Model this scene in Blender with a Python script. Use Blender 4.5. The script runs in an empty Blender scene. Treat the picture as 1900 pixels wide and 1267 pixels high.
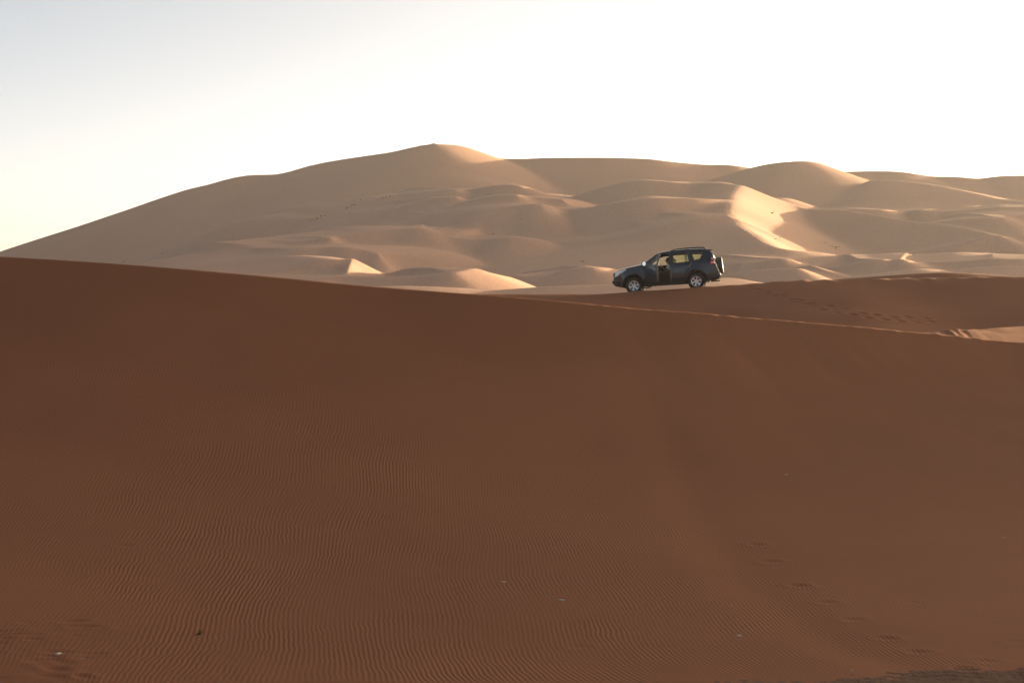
import bpy, bmesh, math, random
import numpy as np
from mathutils import Vector, Matrix, Euler

# ------------------------------------------------------------------ camera, sky, sun, exposure
scene = bpy.context.scene
F = 3694.0                      # focal length in photograph pixels (1900 wide), a 70 mm lens
CX, CY, HORIZON = 950.0, 633.5, 570.0
PITCH = math.atan((CY - HORIZON) / F)
cam_data = bpy.data.cameras.new("camera")
cam_data.sensor_width = 36.0
cam_data.lens = 36.0 * F / 1900.0
cam_data.clip_start = 0.5
cam_data.clip_end = 30000.0
camera = bpy.data.objects.new("camera", cam_data)
camera.location = (0, 0, 0)
camera.rotation_euler = (math.radians(90) - PITCH, 0, 0)
scene.collection.objects.link(camera)
scene.camera = camera

SUN_ELEV = math.radians(4.5)
SUN_AZ = math.radians(33)       # degrees behind the picture plane, counted from straight right
sun_dir = Vector((math.cos(SUN_ELEV) * math.cos(SUN_AZ), math.cos(SUN_ELEV) * math.sin(SUN_AZ), math.sin(SUN_ELEV)))

world = bpy.data.worlds.new("World")
scene.world = world
world.use_nodes = True
wn = world.node_tree.nodes
sky = wn.new("ShaderNodeTexSky")
sky.sky_type = 'NISHITA'
sky.sun_disc = False
sky.sun_elevation = SUN_ELEV
sky.sun_rotation = math.atan2(sun_dir.x, sun_dir.y)
sky.altitude = 700
sky.air_density = 0.2
sky.dust_density = 3.0
sky.ozone_density = 0.2
wn["Background"].inputs["Strength"].default_value = 0.05
warm = wn.new("ShaderNodeMix")          # the whole sky a little warmer: a white balance multiplied into its colour
warm.data_type, warm.blend_type = 'RGBA', 'MULTIPLY'
warm.inputs["Factor"].default_value = 1.0
warm.inputs["B"].default_value = (1.17, 1.025, 0.77, 1)
world.node_tree.links.new(sky.outputs["Color"], warm.inputs["A"])
world.node_tree.links.new(warm.outputs["Result"], wn["Background"].inputs["Color"])

sun_data = bpy.data.lights.new("sun", 'SUN')
sun_data.energy = 2.1
sun_data.angle = math.radians(0.53)
sun_data.color = (1.0, 0.79, 0.49)
sun = bpy.data.objects.new("sun", sun_data)
sun.rotation_euler = (-sun_dir).to_track_quat('-Z', 'Y').to_euler()
sun.location = (200, 200, 120)
scene.collection.objects.link(sun)

scene.view_settings.view_transform = 'Standard'
scene.view_settings.look = 'None'
scene.view_settings.gamma = 1.0
scene.view_settings.exposure = 3.28
scene.cycles.max_bounces = 6
scene.cycles.volume_bounces = 1
scene.cycles.use_denoising = True
FARC, FARR, HAZE = 1000, 440, 0.000065
# ------------------------------------------------------------------ helpers
def link(o, parent=None):
    scene.collection.objects.link(o)
    if parent is not None:
        o.parent = parent
    return o

def mesh_obj(name, verts, faces, mat=None, parent=None, smooth=True):
    me = bpy.data.meshes.new(name)
    me.from_pydata([tuple(v) for v in verts], [], [tuple(f) for f in faces])
    me.update()
    if smooth:
        me.polygons.foreach_set("use_smooth", [True] * len(me.polygons))
    if mat:
        me.materials.append(mat)
    return link(bpy.data.objects.new(name, me), parent)

def grid_obj(name, X, Y, Z, mat, attrs=None):
    """one sheet from three (rows, cols) arrays"""
    nr, nc = X.shape
    co = np.stack([X, Y, Z], -1).reshape(-1, 3).astype(np.float32)
    idx = np.arange(nr * nc).reshape(nr, nc)
    q = np.stack([idx[:-1, :-1], idx[:-1, 1:], idx[1:, 1:], idx[1:, :-1]], -1).reshape(-1, 4).astype(np.int32)
    me = bpy.data.meshes.new(name)
    me.vertices.add(len(co)); me.vertices.foreach_set("co", co.ravel())
    me.loops.add(q.size); me.loops.foreach_set("vertex_index", q.ravel())
    me.polygons.add(len(q))
    me.polygons.foreach_set("loop_start", np.arange(0, q.size, 4, dtype=np.int32))
    me.polygons.foreach_set("use_smooth", np.ones(len(q), dtype=bool))
    me.update(calc_edges=True)
    for k, v in (attrs or {}).items():
        a = me.attributes.new(k, 'FLOAT', 'POINT')
        a.data.foreach_set("value", v.astype(np.float32).ravel())
    me.materials.append(mat)
    return link(bpy.data.objects.new(name, me))

def pix(px, py, Y):
    """where the line of sight through a photograph pixel is at depth Y"""
    dx, dz = (px - CX) / F, (CY - py) / F
    c, s = math.cos(PITCH), math.sin(PITCH)
    fy, fz = c + s * dz, -s + c * dz
    k = Y / fy
    return (dx * k, Y, fz * k)

def catmull(P, n=4):
    P = np.asarray(P, float)
    Q = np.vstack([2 * P[0] - P[1], P, 2 * P[-1] - P[-2]])
    out = []
    for i in range(1, len(Q) - 2):
        p0, p1, p2, p3 = Q[i - 1], Q[i], Q[i + 1], Q[i + 2]
        # centripetal-ish tangents limited by segment length, so uneven spacing does not overshoot
        l0, l1, l2 = (np.linalg.norm(p1 - p0), np.linalg.norm(p2 - p1), np.linalg.norm(p3 - p2))
        m1 = ((p1 - p0) / max(l0, 1e-6) * l1 + (p2 - p1) / max(l1, 1e-6) * l0) / (l0 + l1) * l1
        m2 = ((p2 - p1) / max(l1, 1e-6) * l2 + (p3 - p2) / max(l2, 1e-6) * l1) / (l1 + l2) * l1
        for t in np.arange(n) / n:
            t2, t3 = t * t, t * t * t
            out.append((2*t3 - 3*t2 + 1) * p1 + (t3 - 2*t2 + t) * m1 + (-2*t3 + 3*t2) * p2 + (t3 - t2) * m2)
    out.append(Q[-2])
    return np.array(out)

def waves(X, Y, lo, hi, n, seed, aniso=None):
    """sum of random sines: gentle natural unevenness, about unit amplitude"""
    r = np.random.RandomState(seed)
    z = np.zeros_like(X)
    for i in range(n):
        lam = lo * (hi / lo) ** r.rand()
        th = r.rand() * 2 * np.pi if aniso is None else aniso[0] + r.randn() * aniso[1]
        z += np.sin((X * np.cos(th) + Y * np.sin(th)) * 2 * np.pi / lam + r.rand() * 6.28) * (lam / hi)
    return z / math.sqrt(n / 2)

def smax(a, b, k):
    h = np.maximum(k - np.abs(a - b), 0) / k
    return np.maximum(a, b) + h * h * k * 0.25

# ------------------------------------------------------------------ far dune field: crests, each point (px, py, extra depth)
YT_P = np.array([200, 267, 300, 340, 370, 400, 440, 480, 510, 540, 560.])
YT_Y = np.array([900, 800, 760, 655, 610, 570, 520, 475, 440, 400, 370.])
def depth(py): return float(np.interp(py, YT_P, YT_Y))

RIDGES = [
 # camera-side slope sf, far-side slope sb (for spurs that come towards the camera: west and east), L length over which
 # a flank eases off, q how much of its slope stays, r rounding of the crest, Y depth
 dict(n='skyline', sf=.255, sb=.35, L=400, r=1.5, Y=800, p=[(-500,640,40),(-200,545,20),(0,470,0),(66,447,0),(105,434,0),(163,416,0),(224,396,0),(303,370,0),(355,351,0),(387,343,0),(460,326,0),(515,323,0),(603,302.6,0),(641,296,0),(723,283.7,0),(805,267,0),(827,268,3.5),(851,271,8),(880,281,13),(909,291.6,15),(930,295,14),(963,295.7,12),(1026,293,10),(1121,292.8,8),(1200,295.4,8),(1247,301,9),(1310,305.8,12),(1358,307.4,14),(1391,312.4,16),(1450,328,20),(1520,345,24)]),
 dict(n='peak_spur', sf=.36, sb=.62, L=100, r=.5, Y=800, tip=.9, p=[(805,267,0),(833,290,-12),(860,315,-24)]),
 dict(n='hill_right', sf=.40, sb=.45, L=60, r=1.0, Y=785, p=[(1330,330,0),(1391,312.7,0),(1432,303.6,0),(1464,300,0),(1490,299.5,2),(1514,302,7),(1533,311.5,15),(1552,320,22),(1575,327,28)]),
 dict(n='skyline_right', sf=.27, sb=.35, L=300, r=2.0, Y=785, p=[(1470,334,26),(1552,320,26),(1616,317.8,26),(1660,318.4,24),(1732,327.3,22),(1773,328.5,20),(1818,331.7,20),(1852,328,20),(1900,327,20),(2050,345,40),(2400,400,40)]),
 dict(n='shoulder', sf=0.42, sb=0.24, L=60, r=0.8, Y=675, up=0.1, upw=30, p=[(600,405,-15),(707,367,0),(802,353,0),(841,350,0),(856,353,10),(878,351,6),(928,343.7,0),(960,343.7,0),(988,351.6,3),(1020,362.6,5),(1047,368,4),(1089,356,0),(1137,343.7,-4),(1193,335,-6),(1231,336,-6),(1279,340.5,-6),(1336,339.6,-10),(1367,343,-12),(1380,347,-6),(1399,358,4),(1421,367.8,10)]),
 dict(n='ridge_b2', sf=0.55, sb=0.25, L=50, r=0.8, Y=640, up=0.08, upw=30, p=[(500,463,-20),(543,451,-15),(612,427,-10),(676,407,-5),(739,386,0),(802,369,0),(843,365,0),(856,369,8),(868,375,18)]),
 dict(n='ridge_b5', sf=0.55, sb=0.25, L=50, r=0.8, Y=618, up=0.08, upw=30, p=[(690,427,-10),(755,416,-5),(818,389.5,0),(878,370.5,0),(928,362.6,0),(957,362,0),(979,364,3),(1007,366,4),(1042,369,4)]),
 dict(n='ridge_b6', sf=0.55, sb=0.25, L=60, r=0.8, Y=592, up=0.08, upw=30, p=[(815,430.5,-10),(865,405,-6),(900,391,-3),(960,381,0),(1000,378,0),(1026,383,5),(1048,387,6),(1089,384.7,2),(1152,373.7,0),(1203,368,0),(1263,367,4),(1310,369.6,8),(1352,372,14)]),
 dict(n='ridge_b4', sf=0.42, sb=0.28, L=50, r=0.8, Y=560, up=0.1, upw=30, p=[(549,451,-15),(610,441,-10),(676,433,-5),(740,425,0),(783,424,0),(811,430.5,0),(834,440,-3),(865,443,-4),(897,442.5,-4),(944,439,-6),(995,442,-2),(1020,449.5,3),(1058,450.4,0),(1105,446,-4),(1184,430.5,-6),(1247,414.7,-4),(1300,404,-2),(1345,398,2)]),
 dict(n='ridge_l1', sf=0.55, sb=0.28, L=50, r=0.8, Y=545, up=0.08, upw=30, p=[(300,503,-25),(360,488,-20),(486,462,-10),(549,451,0),(609,441,0),(618,443,6),(630,450,14)]),
 dict(n='ridge_l2', sf=0.55, sb=0.25, L=50, r=0.8, Y=515, up=0.08, upw=30, p=[(340,518,-20),(398,503,-15),(486,484,-8),(549,470,-4),(600,459.6,0),(638,457.4,0),(668,461,0),(700,468,-2)]),
 dict(n='ridge_l3', sf=0.5, sb=0.25, L=40, r=0.8, Y=430, up=0.08, upw=30, p=[(420,524,-15),(480,511,-10),(549,495,-5),(622,481,0),(653,481.7,2)]),
 dict(n='ridge_l3_spur', sf=.4, sb=.5, L=20, r=.3, Y=430, p=[(653,481.7,2),(646,497,-12),(642,513,-22)]),
 dict(n='ridge_l4', sf=0.4, sb=.25, L=40, r=0.8, Y=404, up=0.02, upw=30, p=[(480,535,-10),(578,520.5,-5),(628,512,0),(691,514,0),(770,512.6,0),(833,504.7,0),(860,500,4),(881,497,9),(897,502,12),(925,509.5,19),(941,513,23)]),
 dict(n='ridge_m1', sf=0.42, sb=.2, L=40, r=0.8, Y=458, up=0.1, upw=30, p=[(930,516,8),(950,509.5,4),(979,511.7,0),(1013,509.5,0),(1060,498,-4),(1096,495,-4),(1125,496,0),(1146,503,14),(1160,512,24)]),
 dict(n='floor_1', sf=.14, sb=.06, L=60, r=2, Y=375, p=[(640,536,0),(713,531.6,0),(800,532,0),(912,538,0),(1026,532,0),(1140,528,0),(1260,524,0),(1350,515,10)]),
 dict(n='floor_2', sf=.14, sb=.06, L=60, r=2, Y=325, p=[(800,556,0),(985,548,0),(1058,547,0),(1200,540,0),(1350,530,0)]),
 dict(n='right_spur', sf=.28, sb=.52, L=40, qb=.5, r=2.5, Y=0, p=[(1370,343.5,660),(1361,355,640),(1356,371,610),(1350,395,575),(1372,420,547),(1402,441,527),(1426,453.7,514),(1448,461,507),(1474,464.5,506),(1508,467,510),(1543,473,514)]),
 dict(n='ridge_c2', sf=0.32, sb=.2, L=90, r=1.2, Y=0, p=[(1399,358,668),(1421,368,664),(1444,376,660),(1474,383,655),(1498,388.6,650),(1534,389.5,642),(1565,391,635),(1603,397,628),(1634,401,620),(1685,409,612),(1742,415,602),(1805,426,590),(1849,437,580),(1887,455,572),(1950,480,560)]),
 dict(n='ridge_c2b', sf=.35, sb=.2, L=50, r=.8, Y=10, p=[(1415,366,668),(1449,367,670),(1474,374,684),(1498,388,704)]),
 dict(n='ridge_c3', sf=0.42, sb=.2, L=70, r=0.8, Y=10, up=0.1, upw=30, p=[(1565,391,640),(1594,388,640),(1631,388,640),(1655,390,648),(1672,393,662),(1690,391,654),(1710,389,640),(1748,391.5,640),(1805,389,636),(1862,385,634),(1900,384.7,634),(2000,384,634)]),
 dict(n='ridge_c4', sf=0.42, sb=.2, L=60, r=0.8, Y=0, up=0.1, upw=30, p=[(1732,413,612),(1789,407,608),(1855,406,606),(1881,402,614),(1900,399,616),(2000,396,620)]),
 dict(n='ridge_c5', sf=.30, sb=.2, L=80, r=3, Y=0, p=[(1620,335,755),(1647,334,754),(1679,335.8,752),(1720,341.5,746),(1773,353,736),(1836,367,724),(1900,373,716),(2000,380,706)]),
 dict(n='ridge_c6', sf=0.38, sb=.2, L=60, r=1.5, Y=0, p=[(1849,437,566),(1868,440,578),(1900,437,580),(2000,430,580)]),
 dict(n='ridge_c7', sf=.16, sb=.1, L=60, r=2.0, Y=0, p=[(1640,474,500),(1713,472,500),(1767,469,500),(1833,470,506)]),
 dict(n='ridge_c8', sf=0.42, sb=.15, L=40, r=0.8, Y=0, up=0.1, upw=30, p=[(1380,489,472),(1417,484,472),(1451,480.4,470),(1468,482,478),(1477,484.5,482),(1502,490,482),(1552,493.7,476),(1584,485.8,472),(1620,480.4,470),(1634,480.4,470),(1644,482,480),(1655,482,476),(1672,481,468),(1690,484,474),(1707,488,478),(1773,486.7,474),(1836,481,470),(1900,481,470),(2000,480,466)]),
 dict(n='ridge_c9', sf=0.42, sb=.2, L=40, r=0.6, Y=0, p=[(1330,511,430),(1363,506,430),(1442,498,430),(1480,497.4,430),(1488,498.5,434),(1497,504,444),(1506,515,456)]),
 dict(n='ridge_c9b', sf=.3, sb=.2, L=40, r=.6, Y=0, p=[(1502,492,450),(1516,497,456),(1533,506,464),(1571,516,470)]),
 dict(n='ridge_c10', sf=.16, sb=.15, L=40, r=1.5, Y=0, p=[(1571,517,400),(1620,509,400),(1647,506,400),(1694,500,400),(1720,500,404),(1758,503.5,408),(1830,496,404),(1900,493,402),(2000,492,400)]),
]

def far_height(X, Y):
    shape = X.shape
    X = X.ravel().astype(np.float32); Y = Y.ravel().astype(np.float32)
    base = np.interp(Y, [100, 250, 400, 520, 655, 800, 950, 1300, 3000], [-8, -6, -6, -5, 0, 4, 4, 0, -5]).astype(np.float32)
    side = np.clip((np.abs(X - 20) - 260) / 500, 0, 1)
    Z = (base * (1 - side) - 6 * side).astype(np.float32)
    for R in RIDGES:
        pts = []
        for (px, py, dy) in R['p']:
            Yp = R.get('Y', None)
            Yp = depth(py) if Yp is None else Yp
            pts.append(pix(px, py, Yp + dy))
        P = catmull(pts, 4).astype(np.float32)
        reach = 400.0 if R['L'] > 150 else 170.0
        m = np.where((X > P[:, 0].min() - reach) & (X < P[:, 0].max() + reach) & (Y > P[:, 1].min() - reach) & (Y < P[:, 1].max() + reach))[0]
        bx = np.maximum(np.maximum(P[:, 0].min() - X[m], X[m] - P[:, 0].max()), 0); by = np.maximum(np.maximum(P[:, 1].min() - Y[m], Y[m] - P[:, 1].max()), 0)
        reachz = P[:, 2].max() + 3.5 - .55 * min(R['sf'], R['sb']) * np.hypot(bx, by)
        m = m[reachz > Z[m] - 1.3]
        if len(m) == 0: continue
        x, y = X[m], Y[m]
        best = np.full(len(m), -1e9, np.float32)
        near = np.full(len(m), 1e9, np.float32)
        w = np.zeros(len(m), np.float32)
        tipw = np.zeros(len(m), np.float32)
        hn = np.zeros(len(m), np.float32)
        bc = np.zeros(len(m), np.float32)
        L, n = R['L'], len(P) - 1
        keep = []
        for i in range(n):                                   # which side of the crest, from the nearest piece of it
            a, b = P[i], P[i + 1]
            d = b - a
            l2 = d[0] * d[0] + d[1] * d[1] + 1e-9
            tr = ((x - a[0]) * d[0] + (y - a[1]) * d[1]) / l2
            t = np.clip(tr, 0, 1)
            ex = x - (a[0] + t * d[0]); ey = y - (a[1] + t * d[1])
            dist = np.sqrt(ex * ex + ey * ey) + 1e-4
            crs = (d[0] * ey - d[1] * ex) / (math.sqrt(l2) * dist)      # +1 far side, -1 camera side
            tip = ((tr < 0) & (i == 0)) | ((tr > 1) & (i == n - 1))
            c = (dist < near - 1e-3) | ((dist < near + 1e-3) & (np.abs(crs) > bc))   # at a corner trust the piece met squarest
            near = np.where(c, dist, near); bc = np.where(c, np.abs(crs), bc)
            w = np.where(c, 0.5 - 0.5 * np.where(tip, crs, np.sign(crs)), w)
            tipw = np.where(c, np.where(tip, 1 - np.abs(crs), 0), tipw)
            hn = np.where(c, a[2] + t * d[2], hn)
            keep.append((a, d, l2, tr))
        up = R.get('up', 0.0)
        s = (R['sf'] if up else R['sb'] + (R['sf'] - R['sb']) * w) + R.get('tip', .5) * tipw
        q = .6 + (R.get('qb', .6) - .6) * np.clip((.5 - w) * 2, 0, 1) * (1 - tipw)
        seg = P[1:] - P[:-1]
        s = np.maximum(s, (1.6 if up else 1.1) * np.percentile(np.abs(seg[:, 2]) / np.hypot(seg[:, 0], seg[:, 1]), 90))
        for a, d, l2, tr in keep:                            # each point as high as the highest flank that reaches it
            ll = math.sqrt(l2)
            p = np.abs(d[0] * (y - a[1]) - d[1] * (x - a[0])) / ll
            g = d[2] / ll
            gs = np.clip(g / s, -.9, .9)
            t = np.clip(tr + p * gs / np.sqrt(1 - gs * gs) / ll, 0, 1)
            ex = x - (a[0] + t * d[0]); ey = y - (a[1] + t * d[1])
            dist = np.sqrt(ex * ex + ey * ey)
            h = a[2] + t * d[2]
            dd = np.sqrt(dist * dist + R['r'] ** 2) - R['r']
            best = np.maximum(best, h - s * ((1 - q) * L * (1 - np.exp(-dd / L)) + q * dd))
        if up:                                               # long gentle windward slope that climbs away behind the brink
            wd = R.get('upw', 35.0)
            k = 5.0
            over = k * np.log1p(np.exp(np.minimum((near - wd) / k, 60)))
            back = hn + up * near - (up + .30) * over - (R.get('tip', .5) + .1) * tipw * near
            best = w * best + (1 - w) * back
        Z[m] = smax(Z[m], best, 1.2)
    return Z.reshape(shape)

def avalanche(X, Y, Z, n=60, repose=.60):
    """loose sand: whatever stands steeper than the angle of repose slides"""
    Z = Z.astype(np.float32).copy()
    dx = np.abs(np.diff(X, axis=1)).astype(np.float32) * repose
    dy = np.abs(np.diff(Y, axis=0)).astype(np.float32) * repose
    for _ in range(n):
        d = np.diff(Z, axis=1); e = np.clip(np.abs(d) - dx, 0, None) * np.sign(d) * .33
        Z[:, :-1] += e; Z[:, 1:] -= e
        d = np.diff(Z, axis=0); e = np.clip(np.abs(d) - dy, 0, None) * np.sign(d) * .33
        Z[:-1] += e; Z[1:] -= e
    return Z

def fill_hollows(Z, n=1, k=9):
    """drifting sand rounds the bottoms of the hollows and leaves the brinks sharp"""
    def blur(A, axis):
        pad = [(0, 0), (0, 0)]; pad[axis] = (k // 2 + 1, k // 2)
        C = np.cumsum(np.pad(A, pad, mode='edge').astype(np.float64), axis=axis)
        return ((C[k:] - C[:-k]) if axis == 0 else (C[:, k:] - C[:, :-k])) / k
    for _ in range(n):
        B = blur(blur(Z, 0), 1).astype(np.float32)
        Z = np.maximum(Z, B)
    return Z
# ------------------------------------------------------------------ materials
def new_mat(name):
    m = bpy.data.materials.new(name); m.use_nodes = True
    return m, m.node_tree, m.node_tree.nodes["Principled BSDF"]

def simple_mat(name, col, rough=.9, metallic=0.0, coat=0.0, spec=.5):
    m, nt, b = new_mat(name)
    b.inputs["Base Color"].default_value = (*col, 1); b.inputs["Roughness"].default_value = rough
    b.inputs["Metallic"].default_value = metallic; b.inputs["Coat Weight"].default_value = coat
    b.inputs["Specular IOR Level"].default_value = spec
    return m

def node(nt, kind, **kw):
    n = nt.nodes.new(kind)
    for k, v in kw.items():
        if k.startswith("in_"):
            key = k[3:]
            key = int(key) if key.isdigit() else key.replace("_", " ")
            n.inputs[key].default_value = v
        else:
            setattr(n, k, v)
    return n

def sand_mat(name, dark, light, scale, ripple=None, grain=120.0):
    m, nt, b = new_mat(name)
    L = nt.links.new
    tc = node(nt, "ShaderNodeTexCoord")
    n1 = node(nt, "ShaderNodeTexNoise", in_Scale=scale, in_Detail=5.0, in_Roughness=.55)
    L(tc.outputs["Object"], n1.inputs["Vector"])
    n2 = node(nt, "ShaderNodeTexNoise", in_Scale=grain, in_Detail=2.0)
    L(tc.outputs["Object"], n2.inputs["Vector"])
    mix = node(nt, "ShaderNodeMix", data_type='RGBA')
    mix.inputs["A"].default_value = (*dark, 1); mix.inputs["B"].default_value = (*light, 1)
    ramp = node(nt, "ShaderNodeMapRange", in_1=.3, in_2=.7)
    L(n1.outputs["Fac"], ramp.inputs[0]); L(ramp.outputs[0], mix.inputs["Factor"])
    g = node(nt, "ShaderNodeMix", data_type='RGBA', blend_type='MULTIPLY')
    gr = node(nt, "ShaderNodeMapRange", in_1=.2, in_2=.8, in_3=.86, in_4=1.14)
    L(n2.outputs["Fac"], gr.inputs[0])
    g.inputs["Factor"].default_value = 1
    L(mix.outputs["Result"], g.inputs["A"]); L(gr.outputs[0], g.inputs["B"])
    L(g.outputs["Result"], b.inputs["Base Color"])
    b.inputs["Roughness"].default_value = .95
    b.inputs["Specular IOR Level"].default_value = .15
    if ripple:
        lam, height = ripple
        ph = node(nt, "ShaderNodeAttribute", attribute_name="phase")
        am = node(nt, "ShaderNodeAttribute", attribute_name="ripple")
        # small wandering of each crest line
        wob = node(nt, "ShaderNodeTexNoise", in_Scale=2.2, in_Detail=2.0)
        L(tc.outputs["Object"], wob.inputs["Vector"])
        wm = node(nt, "ShaderNodeMath", operation='MULTIPLY_ADD', in_1=.10)
        L(wob.outputs["Fac"], wm.inputs[0]); L(ph.outputs["Fac"], wm.inputs[2])
        k = node(nt, "ShaderNodeMath", operation='MULTIPLY', in_1=2 * math.pi / lam)
        L(wm.outputs[0], k.inputs[0])
        sn = node(nt, "ShaderNodeMath", operation='SINE'); L(k.outputs[0], sn.inputs[0])
        pa = node(nt, "ShaderNodeTexNoise", in_Scale=.55, in_Detail=2.0)
        L(tc.outputs["Object"], pa.inputs["Vector"])
        par = node(nt, "ShaderNodeMapRange", in_1=.36, in_2=.64, in_3=.35, in_4=1.0)
        L(pa.outputs["Fac"], par.inputs[0])
        a1 = node(nt, "ShaderNodeMath", operation='MULTIPLY'); L(sn.outputs[0], a1.inputs[0]); L(am.outputs["Fac"], a1.inputs[1])
        a2 = node(nt, "ShaderNodeMath", operation='MULTIPLY'); L(a1.outputs[0], a2.inputs[0]); L(par.outputs[0], a2.inputs[1])
        gn = node(nt, "ShaderNodeMath", operation='MULTIPLY_ADD', in_1=.25); L(n2.outputs["Fac"], gn.inputs[0]); L(a2.outputs[0], gn.inputs[2])
        bp = node(nt, "ShaderNodeBump", in_Strength=1.0, in_Distance=height)
        L(gn.outputs[0], bp.inputs["Height"]); L(bp.outputs["Normal"], b.inputs["Normal"])
    else:
        # wind-drawn streaks and fine unevenness of a far slope
        mp = node(nt, "ShaderNodeMapping"); mp.inputs["Scale"].default_value = (.5, .12, .5); mp.inputs["Rotation"].default_value = (0, 0, .6)
        L(tc.outputs["Object"], mp.inputs["Vector"])
        n3 = node(nt, "ShaderNodeTexNoise", in_Scale=1.0, in_Detail=6.0, in_Roughness=.6)
        L(mp.outputs[0], n3.inputs["Vector"])
        bp = node(nt, "ShaderNodeBump", in_Strength=1.0, in_Distance=.05)
        L(n3.outputs["Fac"], bp.inputs["Height"]); L(bp.outputs["Normal"], b.inputs["Normal"])
    return m

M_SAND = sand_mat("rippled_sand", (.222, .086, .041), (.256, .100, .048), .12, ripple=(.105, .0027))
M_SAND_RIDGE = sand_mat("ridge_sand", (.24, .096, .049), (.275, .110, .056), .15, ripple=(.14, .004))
M_SAND_FAR = sand_mat("far_sand", (.455, .268, .193), (.51, .30, .217), .01, grain=2.0)  # paler than the near sand: part of the haze is put into this colour
# ------------------------------------------------------------------ near dunes
def curve_fn(points):
    """crest given as photograph points with a depth -> y(x), z(x) along it"""
    P = catmull([pix(*p) for p in points], 6)
    o = np.argsort(P[:, 0]); P = P[o]
    return (lambda x: np.interp(x, P[:, 0], P[:, 1])), (lambda x: np.interp(x, P[:, 0], P[:, 2]))

FG_Y, FG_Z = curve_fn([(-3200,430,66),(-1500,420,69),(-600,448,71),(0,476.4,72.4),(101,482,72.5),(229,490.5,72.6),(370,502,72.7),(505,514,72.9),(640,527,73.1),(707,533,73.2),(834,542.6,73.4),(960,552,73.6),(1105,565,73.8),(1210,574.5,74),(1300,581,74.2),(1395,589.5,74.4),(1521,600,74.6),(1710,617,75),(1900,635,75.4),(2050,641,75.7),(2300,609,76),(2800,545,77),(4000,500,79),(6000,460,83)])  # beyond the right of the frame the unseen crest is raised to shade the face
CAR_Y, CAR_Z = curve_fn([(-2000,700,74),(300,640,79),(700,585,83),(900,562,85.5),(1000,552.6,86.6),(1100,546.4,87.4),(1177,541.3,88.1),(1240,537.0,88.4),(1291,533.9,88.6),(1395,527,88.9),(1458,522.5,89.1),(1584,519,89.5),(1742,516,89.9),(1900,514,90.3),(2000,520,90.6),(2250,556,91),(3000,580,92),(5000,600,92)])  # unseen right end is lowered so the sun reaches the low patch
HUMP_Y, HUMP_Z = curve_fn([(1200,545,109),(1450,526,109.5),(1578,516.5,110),(1679,508.5,110),(1758,505.5,110),(1837,509.5,110),(1900,514.5,110),(2100,530,110),(2600,540,112)])
PATCH_Y, PATCH_Z = curve_fn([(1400,640,76.2),(1640,622,76.6),(1735,613.5,77.3),(1800,611,78.6),(1850,608.5,79.8),(1900,604.5,81.2),(2000,598,83.5),(2300,592,86),(2900,592,88)])
FOOT_Y = lambda x: np.interp(x, [-60, -5, 4, 7, 10, 20, 60], [35.0, 35.6, 36.6, 37.3, 38.5, 42.0, 46])
FLOOR = -7.0

def smooth01(t):
    t = np.clip(t, 0, 1); return t * t * (3 - 2 * t)

def fg_front(x, y):
    yc, zc, yb = FG_Y(x), FG_Z(x), FOOT_Y(x)
    L = 17.0
    s0 = (zc - FLOOR) / (L * (1 - np.exp(-(yc - yb) / L)))
    d = np.maximum(yc - y, -1)
    return zc - s0 * L * (1 - np.exp(-d / L))

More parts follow.
